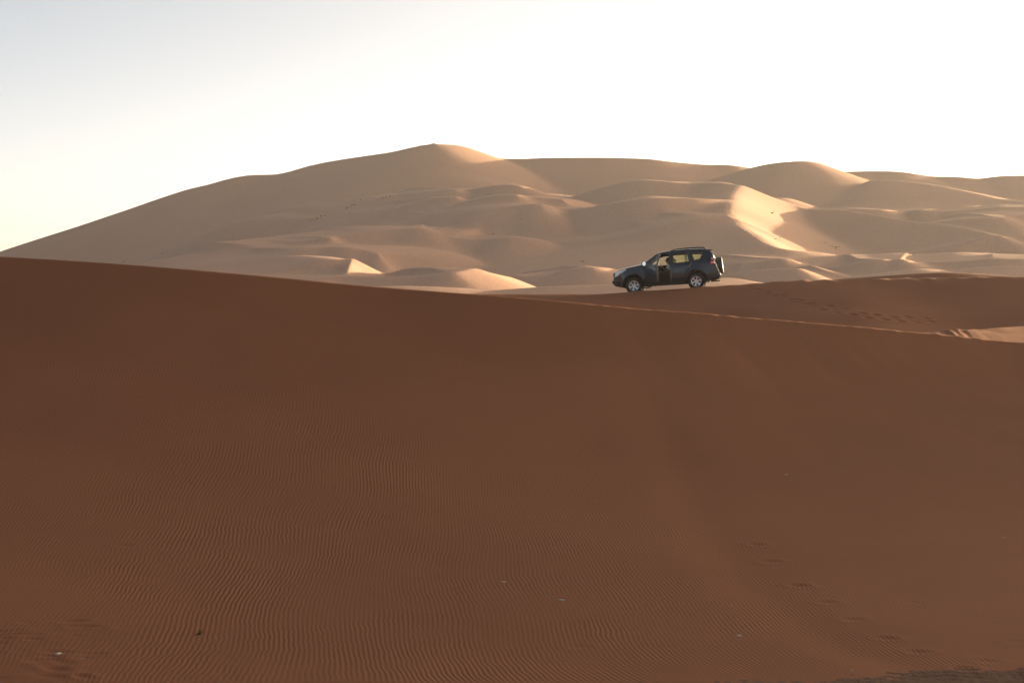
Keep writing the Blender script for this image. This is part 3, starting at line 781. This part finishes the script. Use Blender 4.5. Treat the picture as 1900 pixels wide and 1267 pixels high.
for sd in (-1, 1):   # pillars beside the two end windows
    tube("windscreen_pillar", [(-.80, sd * .845, 1.36), (-.54, sd * .78, 1.545), (-.36, sd * .735, 1.665), (-.24, sd * .70, 1.72)], .035, M_PAINT, car)
    tube("centre_pillar", [(.29, sd * (float(half_width(.29, z)) - .07), z) for z in (.48, .9, 1.2, 1.45, 1.72)], .055, M_TRIM, car)
    tube("rear_pillar", [(2.09, sd * .655, 1.64), (2.16, sd * .70, 1.52), (2.235, sd * .77, 1.30)], .055, M_PAINT, car)
gr = rbox("grille", (-2.30, 0, .95), (.04, .92, .20), M_BLACK, car, .015, (0, .3, 0))
for k in range(4):
    rbox("grille_bar", (-2.325 + .013 * k, 0, .885 + .045 * k), (.02, .86, .016), M_ALLOY, gr, .004)
rbox("lower_intake", (-2.375, 0, .62), (.04, 1.0, .12), M_BLACK, car, .015)
rbox("skid_plate", (-2.05, 0, .40), (.36, 1.1, .05), M_BLACK, car, .015, (0, .25, 0))
# roof spoiler
bm = bmesh.new()
prof = [(1.93, 1.785), (2.08, 1.765), (2.215, 1.735), (2.215, 1.715), (2.06, 1.70)]
va = [bm.verts.new((x, -.64, z)) for x, z in prof]; vb = [bm.verts.new((x, .64, z)) for x, z in prof]
n = len(prof)
for k in range(n): bm.faces.new((va[k], vb[k], vb[(k + 1) % n], va[(k + 1) % n]))
bm.faces.new(va); bm.faces.new(list(reversed(vb)))
bmesh.ops.recalc_face_normals(bm, faces=bm.faces)
bm_obj("roof_spoiler", bm, M_PAINT, car, smooth=False)

# --- wheels
def wheel(name, parent, pos, sd):
    w = bpy.data.objects.new(name, None); link(w, parent); w.location = pos
    prof = [(.235, -.12), (.27, -.132), (.33, -.136), (.365, -.126), (.380, -.105), (.385, -.05), (.385, .05), (.380, .105), (.365, .126), (.33, .136), (.27, .132), (.235, .12)]
    bm = lathe_y(prof, 48)
    # tread: every other shoulder block a little lower
    for i, v in enumerate(bm.verts):
        r = math.hypot(v.co.x, v.co.z)
        if r > .374 and (i % 48) % 2: v.co.x *= .978; v.co.z *= .978
    bm_obj("tyre", bm, M_RUBBER, w)
    bm = lathe_y([(.236, sd * .118), (.222, sd * .124), (.208, sd * .112), (.200, sd * .06), (.20, sd * -.11)], 40)
    disc = lathe_y([(.20, sd * .02), (.03, sd * .02)], 24)
    # six broad spokes
    for k in range(6):
        a = 2 * math.pi * (k + .25) / 6
        c, s = math.cos(a), math.sin(a)
        q = []
        for (r, hw, y) in ((.045, .030, .095), (.12, .028, .104), (.205, .050, .112)):
            q.append([bm.verts.new((r * c - t * s, sd * y, r * s + t * c)) for t in (-hw, hw)] + [bm.verts.new((r * c - t * s, sd * (y - .05), r * s + t * c)) for t in (hw, -hw)])
        for A, B in zip(q[:-1], q[1:]):
            for t in range(4): bm.faces.new((A[t], A[(t + 1) % 4], B[(t + 1) % 4], B[t]))
    hub = [(.060, sd * .085), (.060, sd * .108), (.045, sd * .116), (.001, sd * .118)]
    rings = [[bm.verts.new((r * math.cos(2 * math.pi * k / 16), y, r * math.sin(2 * math.pi * k / 16))) for k in range(16)] for r, y in hub]
    for A, B in zip(rings[:-1], rings[1:]):
        for k in range(16): bm.faces.new((A[k], B[k], B[(k + 1) % 16], A[(k + 1) % 16]))
    bmesh.ops.recalc_face_normals(bm, faces=bm.faces)
    bm_obj("rim", bm, M_ALLOY, w, smooth=False)
    bm_obj("brake_disc", disc, simple_mat("brake_iron", (.02, .02, .02), .6) if "brake_iron" not in bpy.data.materials else bpy.data.materials["brake_iron"], w)
    return w
for ax in (-1.395, 1.395):
    for sd in (-1, 1):
        wheel("wheel", car, (ax, sd * .80, .385), sd)
# spare on the tailgate, in its cover
sp = lathe_y([(.001, .155), (.33, .15), (.372, .135), (.388, .10), (.39, 0), (.388, -.10), (.372, -.13), (.33, -.145), (.001, -.145)], 48)
bmesh.ops.rotate(sp, matrix=Matrix.Rotation(math.radians(-90), 3, 'Z'), verts=sp.verts)
bmesh.ops.rotate(sp, matrix=Matrix.Rotation(math.radians(-4), 3, 'Y'), verts=sp.verts)
bmesh.ops.translate(sp, vec=(2.455, -.10, 1.03), verts=sp.verts)
bmesh.ops.recalc_face_normals(sp, faces=sp.faces)
bm_obj("spare_wheel_cover", sp, M_COVER, car)
rbox("spare_bracket", (2.37, -.10, .98), (.14, .3, .3), M_BLACK, car, .02)
rbox("tailgate_handle", (2.40, -.55, .98), (.10, .10, .12), M_BLACK, car, .02)

# --- underneath
rbox("chassis", (.05, 0, .40), (3.9, .9, .16), M_BLACK, car, .02)
tube("front_axle", [(-1.395, -.75, .36), (-1.395, 0, .34), (-1.395, .75, .36)], .05, M_BLACK, car)
tube("rear_axle", [(1.395, -.75, .38), (1.395, -.1, .38), (1.395, .75, .38)], [.05, .10, .05], M_BLACK, car)
tube("suspension_arm", [(-1.35, -.62, .30), (-1.05, -.52, .25), (-.72, -.45, .27), (-.60, -.45, .35)], .028, M_BLACK, car)
tube("exhaust_pipe", [(.4, .35, .34), (1.3, .45, .33), (2.1, .5, .36), (2.42, .5, .36)], .03, M_BLACK, car)

# --- inside
rbox("cabin_floor", (.55, 0, .50), (2.9, 1.60, .06), M_TRIM, car, .01)
rbox("cabin_bulkhead", (-.86, 0, .82), (.06, 1.56, .64), M_TRIM, car, .01)
rbox("dashboard", (-.68, 0, 1.10), (.34, 1.52, .24), M_TRIM, car, .06)
rbox("centre_console", (-.15, 0, .66), (.9, .22, .28), M_TRIM, car, .03)
tr = rbox("headliner", (.9, 0, 1.735), (2.0, 1.16, .04), M_TRIM, car, .015)
def seat(x, y, w):
    s = bpy.data.objects.new("seat", None); link(s, car); s.location = (x, y, 0)
    rbox("seat_cushion", (-.05, 0, .76), (.52, w, .16), M_SEAT, s, .05, (0, .10, 0))
    rbox("seat_back", (.24, 0, 1.05), (.14, w, .56), M_SEAT, s, .05, (0, .14, 0))
    rbox("seat_base", (-.02, 0, .60), (.42, w * .8, .20), M_TRIM, s, .02)
    for dy in ([0] if w < .7 else [-.38, .38]):
        rbox("head_rest", (.24, dy, 1.41 if w < .7 else 1.20), (.08, .24, .17), M_SEAT, s, .035, (0, .15, 0))
        tube("head_rest_post", [(.25, dy - .05, 1.16), (.24, dy - .05, 1.36 if w < .7 else 1.18)], .007, M_ALLOY, s, 6)
seat(.22, -.38, .50); seat(.22, .38, .50); seat(1.15, 0, 1.28)
sw = bmesh.new()
R1, R2, n1, n2 = .185, .016, 28, 8
rg = [[sw.verts.new(((R2 * math.sin(2 * math.pi * j / n2)), (R1 + R2 * math.cos(2 * math.pi * j / n2)) * math.cos(2 * math.pi * i / n1), (R1 + R2 * math.cos(2 * math.pi * j / n2)) * math.sin(2 * math.pi * i / n1))) for j in range(n2)] for i in range(n1)]
for i in range(n1):
    for j in range(n2): sw.faces.new((rg[i][j], rg[(i + 1) % n1][j], rg[(i + 1) % n1][(j + 1) % n2], rg[i][(j + 1) % n2]))
bmesh.ops.recalc_face_normals(sw, faces=sw.faces)
SW = bm_obj("steering_wheel", sw, M_BLACK, car)
SW.location = (-.42, -.38, 1.12); SW.rotation_euler = (0, math.radians(25), 0)
for a in (90, 210, 330):
    tube("wheel_spoke", [(0, 0, 0), (0, .18 * math.cos(math.radians(a)), .18 * math.sin(math.radians(a)))], .014, M_BLACK, SW, 6)
rbox("horn_pad", (0, 0, 0), (.05, .13, .10), M_BLACK, SW, .02)
tube("steering_column", [(-.62, -.38, 1.02), (-.43, -.38, 1.115)], .035, M_BLACK, car)
rv = rbox("rear_view_mirror", (-.36, 0, 1.585), (.03, .24, .065), M_BLACK, car, .012)

# --- front doors: far one shut, near one swung wide open
fd = panel("front_door", grow(DOOR_F, .012), [rounded(WIN_F)], 1, M_PAINT, car, thick=.05)
od = panel("front_door", grow(DOOR_F, .012), [rounded(WIN_F)], -1, M_PAINT, car, thick=.07, origin=(-.85, -.90, 0))
od["label"] = "front door swung wide open"
od.rotation_euler = (0, 0, math.radians(-57))
panel("window_pane", grow(rounded(WIN_F), -.01), [], -1, M_CLEAR, od, off=-.03, thick=0, origin=(-.85, -.90, 0)).location = (0, 0, 0)
ap = panel("door_edge", [(.215, .49), (.225, 1.2), (.205, 1.69), (.232, 1.70), (.250, 1.2), (.24, .49)], [], -1, M_GREY, od, off=.004, thick=.075, origin=(-.85, -.90, 0)); ap.location = (0, 0, 0)
rbox("door_lining", (.56, .10, .88), (.98, .05, .60), M_TRIM, od, .02)
rbox("arm_rest", (.66, .15, .98), (.55, .07, .06), M_TRIM, od, .02)
tube("door_handle", [(.90, -.05, 1.13), (.92, -.09, 1.135), (1.06, -.085, 1.14), (1.09, -.045, 1.14)], .017, M_BLACK, od)
def mirror(parent, base, sd):
    bm = bmesh.new()
    bmesh.ops.create_uvsphere(bm, u_segments=20, v_segments=12, radius=1)
    for v in bm.verts:
        v.co.x = v.co.x * .075 if v.co.x < 0 else v.co.x * .03
        v.co.y *= .115; v.co.z *= .125
        v.co.y = math.copysign(min(abs(v.co.y), .105), v.co.y)
    bmesh.ops.translate(bm, vec=(base[0], base[1] + sd * .14, base[2]), verts=bm.verts)
    bm_obj("mirror_housing", bm, M_PAINT, parent)
    bm = bmesh.new(); bmesh.ops.create_circle(bm, cap_ends=True, segments=28, radius=1)
    for v in bm.verts: v.co = Vector((.034 - .006 * 0, v.co.x * .086, v.co.y * .098))
    bmesh.ops.translate(bm, vec=(base[0], base[1] + sd * .14, base[2]), verts=bm.verts)
    bmesh.ops.recalc_face_normals(bm, faces=bm.faces)
    bm_obj("mirror_glass", bm, M_CHROME, parent)
    tube("mirror_arm", [(base[0], base[1], base[2] - .07), (base[0] - .01, base[1] + sd * .07, base[2] - .06)], .022, M_BLACK, parent, 6)
mirror(od, (.19, -.02, 1.335), -1)
panel("window_pane", grow(rounded(WIN_F), -.01), [], 1, M_CLEAR, fd, off=-.03, thick=0)
mirror(fd, (-.66, .90, 1.335), 1)
# ------------------------------------------------------------------ the driver
M_SKIN = simple_mat("skin", (.16, .075, .045), .6)
M_HAIR = simple_mat("black_hair", (.012, .010, .009), .7)
M_SHIRT = simple_mat("pale_blue_shirt", (.55, .60, .72), .9)
M_TROUSERS = simple_mat("khaki_trousers", (.085, .07, .055), .95)
M_SHOE = simple_mat("dark_shoe", (.03, .025, .02), .7)
M_EYE = simple_mat("eye", (.03, .02, .015), .2)

def skin_obj(name, joints, bones, mat, parent=None, root=0, sub=2):
    me = bpy.data.meshes.new(name)
    me.from_pydata([j[0] for j in joints], bones, [])
    o = link(bpy.data.objects.new(name, me), parent)
    sk = o.modifiers.new("skin", 'SKIN'); sk.use_smooth_shade = True; sk.branch_smoothing = .6
    if not me.skin_vertices: me.skin_vertices.new()
    for i, j in enumerate(joints):
        r = j[1]
        me.skin_vertices[0].data[i].radius = r if isinstance(r, tuple) else (r, r)
        me.skin_vertices[0].data[i].use_root = (i == root)
    o.modifiers.new("subdivision", 'SUBSURF').levels = sub
    o.modifiers["subdivision"].render_levels = sub
    me.materials.append(mat)
    return o

class Rig:
    def __init__(s): s.j, s.b = [], []
    def add(s, p, r, to=None):
        s.j.append((p, r)); i = len(s.j) - 1
        if to is not None: s.b.append((to, i))
        return i

g = Rig()
pel = g.add((.20, -.38, .88), .115)
s1 = g.add((.235, -.38, .99), .105, pel)
s2 = g.add((.245, -.38, 1.11), .115, s1)
s3 = g.add((.225, -.38, 1.205), .085, s2)
nk = g.add((.195, -.38, 1.275), .052, s3)
hd0 = g.add((.165, -.38, 1.335), .072, nk)
hd1 = g.add((.150, -.38, 1.405), .096, hd0)
hd2 = g.add((.160, -.38, 1.470), .092, hd1)
hd3 = g.add((.165, -.38, 1.515), .062, hd2)
ns0 = g.add((.055, -.38, 1.405), .018, hd1)
ns = g.add((.038, -.38, 1.385), .013, ns0)
chin = g.add((.085, -.38, 1.325), .034, hd0)
for sd in (-1, 1):
    ear = g.add((.165, -.38 + sd * .098, 1.405), .018, hd1)
def arm(sd, sh, el, wr, palm, tip):
    a = g.add(sh, .058, s3)
    b = g.add(el, .041, a)
    c = g.add(wr, .027, b)
    p = g.add(palm, (.038, .024), c)
    W, P, T = Vector(wr), Vector(palm), Vector(tip)
    d = (T - P).normalized()
    side = d.cross(Vector((1, 0, .2))).normalized()
    curl = Vector((-.6, -.3 * sd, .1)).normalized()
    for k, (ln, off) in enumerate(((.072, -.030), (.082, -.010), (.076, .010), (.060, .029))):
        q0 = P + d * .035 + side * off
        q1 = q0 + d * ln * .5
        q2 = q1 + (d * .5 + curl * .6).normalized() * ln * .5
        i0 = g.add(tuple(q0), .0095, p); i1 = g.add(tuple(q1), .0085, i0); g.add(tuple(q2), .0072, i1)
    t0 = P - side * .030 + d * .002
    t1 = t0 + (d * .6 - side * .7).normalized() * .032
    t2 = t1 + (d + curl * .5).normalized() * .028
    i0 = g.add(tuple(t0), .011, p); i1 = g.add(tuple(t1), .0095, i0); g.add(tuple(t2), .008, i1)
arm(-1, (.215, -.555, 1.165), (.03, -.60, .985), (-.105, -.475, 1.125), (-.135, -.455, 1.185), (-.16, -.44, 1.26))
arm(1, (.215, -.205, 1.165), (.03, -.175, .985), (-.105, -.315, 1.125), (-.135, -.335, 1.185), (-.16, -.345, 1.26))
for sd in (-1, 1):
    h = g.add((.15, -.38 + sd * .10, .865), .088, pel)
    k = g.add((-.25, -.38 + sd * .13, .92), .058, h)
    a = g.add((-.42, -.38 + sd * .12, .625), .038, k)
    g.add((-.57, -.38 + sd * .13, .575), .032, a)
driver = skin_obj("person", g.j, g.b, M_SKIN)
driver["label"] = "dark-haired person in a pale shirt sitting behind the wheel, hands raised"
driver["category"] = "person"
driver.location = car.location; driver.rotation_euler = car.rotation_euler

c = Rig()
a = c.add((.20, -.38, .90), .132); b = c.add((.235, -.38, .99), .122, a); d = c.add((.245, -.38, 1.11), .132, b); e = c.add((.222, -.38, 1.21), .098, d)
c.add((.205, -.38, 1.255), .066, e)
for sd, sh, el in ((-1, (.215, -.555, 1.165), (.09, -.588, 1.045)), (1, (.215, -.205, 1.165), (.09, -.182, 1.045))):
    i = c.add(sh, .072, e); c.add(el, .062, i)
skin_obj("shirt", c.j, c.b, M_SHIRT, driver)
c = Rig()
a = c.add((.205, -.38, .875), .134)
for sd in (-1, 1):
    h = c.add((.15, -.38 + sd * .10, .865), .102, a)
    k = c.add((-.25, -.38 + sd * .13, .92), .074, h)
    c.add((-.40, -.38 + sd * .12, .65), .056, k)
skin_obj("trousers", c.j, c.b, M_TROUSERS, driver)
for sd in (-1, 1):
    c = Rig()
    i = c.add((-.40, -.38 + sd * .12, .605), .050); j = c.add((-.50, -.38 + sd * .125, .585), (.048, .040), i); c.add((-.62, -.38 + sd * .13, .572), (.042, .026), j)
    skin_obj("shoe", c.j, c.b, M_SHOE, driver, sub=1)
    bm = bmesh.new(); bmesh.ops.create_icosphere(bm, subdivisions=1, radius=.011)
    bmesh.ops.translate(bm, vec=(.068, -.38 + sd * .034, 1.425), verts=bm.verts)
    bm_obj("eye", bm, M_EYE, driver)
bm = bmesh.new(); bmesh.ops.create_uvsphere(bm, u_segments=24, v_segments=16, radius=1)
for v in list(bm.verts):
    if v.co.z < -.45 + .75 * max(0, -v.co.x) + (.35 if v.co.x < -.3 else 0): bm.verts.remove(v)
rsh = random.Random(3)
for v in bm.verts:
    k = 1 + rsh.uniform(-.03, .04)
    v.co = Vector((.168 + v.co.x * .112 * k, -.38 + v.co.y * .098 * k, 1.445 + v.co.z * .108 * k))
hair = bm_obj("hair", bm, M_HAIR, driver)
md = hair.modifiers.new("thickness", 'SOLIDIFY'); md.thickness = .012; md.offset = -1
# ------------------------------------------------------------------ small things
def noise_stone(name, pos, size, seed, mat, flat=.6, elong=1.6, rz=0.0):
    r = random.Random(seed)
    bm = bmesh.new(); bmesh.ops.create_icosphere(bm, subdivisions=2, radius=1)
    dirs = [(Vector((r.gauss(0, 1), r.gauss(0, 1), r.gauss(0, 1))).normalized(), r.uniform(.55, .95)) for _ in range(9)]
    for v in bm.verts:
        for d, c in dirs:                       # chipped facets
            k = v.co.dot(d)
            if k > c: v.co -= d * (k - c)
        v.co = Vector((v.co.x * size * elong, v.co.y * size, v.co.z * size * flat))
    o = bm_obj(name, bm, mat, None, smooth=False)
    o.location = pos; o.rotation_euler = (0, 0, rz)
    return o
M_STONE = simple_mat("pale_stone", (.50, .46, .40), .9)
def tag(o, label, cat, group=None):
    o["label"] = label; o["category"] = cat
    if group: o["group"] = group
    return o
for i, (px, py, size, el, lab) in enumerate([
    (1459, 881, .040, 1.2, "small pale round stone lying alone high on the right of the rippled slope"),
    (935, 1080, .040, 1.7, "slim pale stone lower middle of the slope, left of a longer one"),
    (1041, 1114, .050, 2.0, "long pale stone lower middle of the slope, right of a slimmer one"),
    (1372, 1180, .048, 1.2, "pale three-cornered stone on the ripples left of the footprints"),
    (108, 1214, .060, 1.6, "largest pale stone, on trampled sand in the lower left corner"),
    (153, 1222, .034, 1.3, "small dull stone right of the large pale one, lower left"),
    (1863, 997, .026, 1.1, "tiny pale stone near the right edge of the slope"),
    (1357, 1123, .022, 1.1, "tiny pale stone above the three-cornered one"),
    (1580, 1244, .028, 1.3, "tiny pale stone at the foot of the slope beside a dark scoop"),
    (1690, 1252, .026, 1.3, "tiny pale stone at the edge of the dark gravel")]):
    p = on_face(px, py)
    tag(noise_stone("stone", (p[0], p[1], p[2] + size * .25), size, 70 + i, M_STONE, .55, el, rs.uniform(-.5, .5)), lab, "stone", "pale stones on the near slope")

def blades(name, n, height, spread, seed, mat, parent=None, width=.006, lean=.0):
    r = random.Random(seed); vs, fs = [], []
    for _ in range(n):
        a = r.uniform(0, 6.283); b = r.uniform(0, spread * .25); h = height * r.uniform(.4, 1.0); out = spread * r.uniform(.2, 1.0)
        base = Vector((b * math.cos(a), b * math.sin(a), -.01)); d = Vector((math.cos(a), math.sin(a), 0)); s = Vector((-d.y, d.x, 0)) * width
        pts = [base, base + d * out * .35 + Vector((lean * h * .4, 0, h * .6)), base + d * out + Vector((lean * h, 0, h * r.uniform(.6, 1.0)))]
        k = len(vs)
        vs += [pts[0] - s, pts[0] + s, pts[1] - s * .8, pts[1] + s * .8, pts[2]]
        fs += [(k, k + 1, k + 3, k + 2), (k + 2, k + 3, k + 4)]
    return mesh_obj(name, vs, fs, mat, parent, smooth=False)
M_BLADE = simple_mat("dry_green_blade", (.16, .15, .07), .8)
M_DRY = simple_mat("dry_brown_stalk", (.15, .095, .05), .9)
p = on_face(370, 1176)
plant = bpy.data.objects.new("desert_plant", None); link(plant); plant.location = p
tag(plant, "small dry plant with thin green shoots, lower left of the near slope", "plant")
blades("leaf_tuft", 46, .15, .12, 5, M_BLADE, plant, .004, lean=.35)
blades("dry_stalks", 60, .05, .13, 6, M_DRY, plant, .006)

def on_far(px, py):
    j = int(np.argmin(np.abs(u - (px - CX) / F / math.cos(PITCH))))
    k0, k1 = pix(px, py, 350.0)[2], pix(px, py, 900.0)[2]
    zl = k0 + (k1 - k0) * (yy - 350.0) / 550.0
    ok = (yy > 352) & (ZZ[:, j] >= zl)
    i = int(np.argmax(ok))
    return (XX[i, j], yy[i], float(ZZ[i, j]))
M_FAR_TUFT = simple_mat("far_grass", (.20, .17, .11), .95)
rt = random.Random(17)
protos = [blades("grass_tuft", 40, .38, .45, 80 + k, M_FAR_TUFT, None, .03) for k in range(3)]
spots = []
for (x0, y0, x1, y1, n, lab) in [
    (640, 388, 672, 371, 13, "small dark grass tuft in the slanting patch left below the main summit"),
    (700, 369, 735, 362, 5, "small dark grass tuft in the thin row just right of the slanting patch"),
    (575, 411, 606, 402, 7, "small dark grass tuft in the lowest patch on the left dune flank"),
    (1528, 452, 1555, 462, 9, "small dark grass tuft at the foot of the shaded slope right of the sunlit face"),
    (1433, 395, 1440, 399, 3, "small dark grass tuft at the upper right edge of the sunlit dune face"),
    (1432, 446, 1445, 443, 3, "small dark grass tuft low on the sunlit dune face"),
    (1080, 487, 1086, 484, 2, "small dark grass tuft in the hollow left of the car"),
    (912, 437, 915, 436, 1, "lone dark grass tuft on the smooth dune in the middle distance"),
    (296, 471, 300, 469, 1, "lone dark grass tuft far left, just above the near crest"),
    (230, 484, 233, 483, 1, "leftmost dark grass tuft, touching the near crest line")]:
    for k in range(n):
        t = rt.random()
        spots.append((x0 + (x1 - x0) * t + rt.uniform(-3, 3), y0 + (y1 - y0) * t + rt.uniform(-2.5, 2.5), lab, n))
for k, (px, py, lab, n) in enumerate(spots):
    q = on_far(px, py)
    o = protos[k] if k < 3 else protos[k % 3].copy()
    if k >= 3: scene.collection.objects.link(o)
    o.location = (q[0], q[1], q[2] - .03)
    s = rt.uniform(.6, 1.5); o.scale = (s, s, s); o.rotation_euler = (0, 0, rt.uniform(0, 6.28))
    tag(o, lab, "grass tuft", "grass tufts on the far dunes")
# ------------------------------------------------------------------ air: the whole place stands in thin desert haze
def box(name, lo, hi, mat=None):
    v = [(x, y, z) for x in (lo[0], hi[0]) for y in (lo[1], hi[1]) for z in (lo[2], hi[2])]
    f = [(0,1,3,2),(4,6,7,5),(0,4,5,1),(2,3,7,6),(0,2,6,4),(1,5,7,3)]
    return mesh_obj(name, v, f, mat, smooth=False)
mh = bpy.data.materials.new("haze"); mh.use_nodes = True
nt = mh.node_tree
nt.nodes.remove(nt.nodes["Principled BSDF"])
pv = nt.nodes.new("ShaderNodeVolumePrincipled")
pv.inputs["Color"].default_value = (1.0, .965, .925, 1)
pv.inputs["Density"].default_value = HAZE
pv.inputs["Anisotropy"].default_value = .45
nt.links.new(pv.outputs[0], nt.nodes["Material Output"].inputs["Volume"])
hz = box("haze", (-10500, -200, -14), (13500, 9500, 95), mh)
hz["kind"] = "stuff"
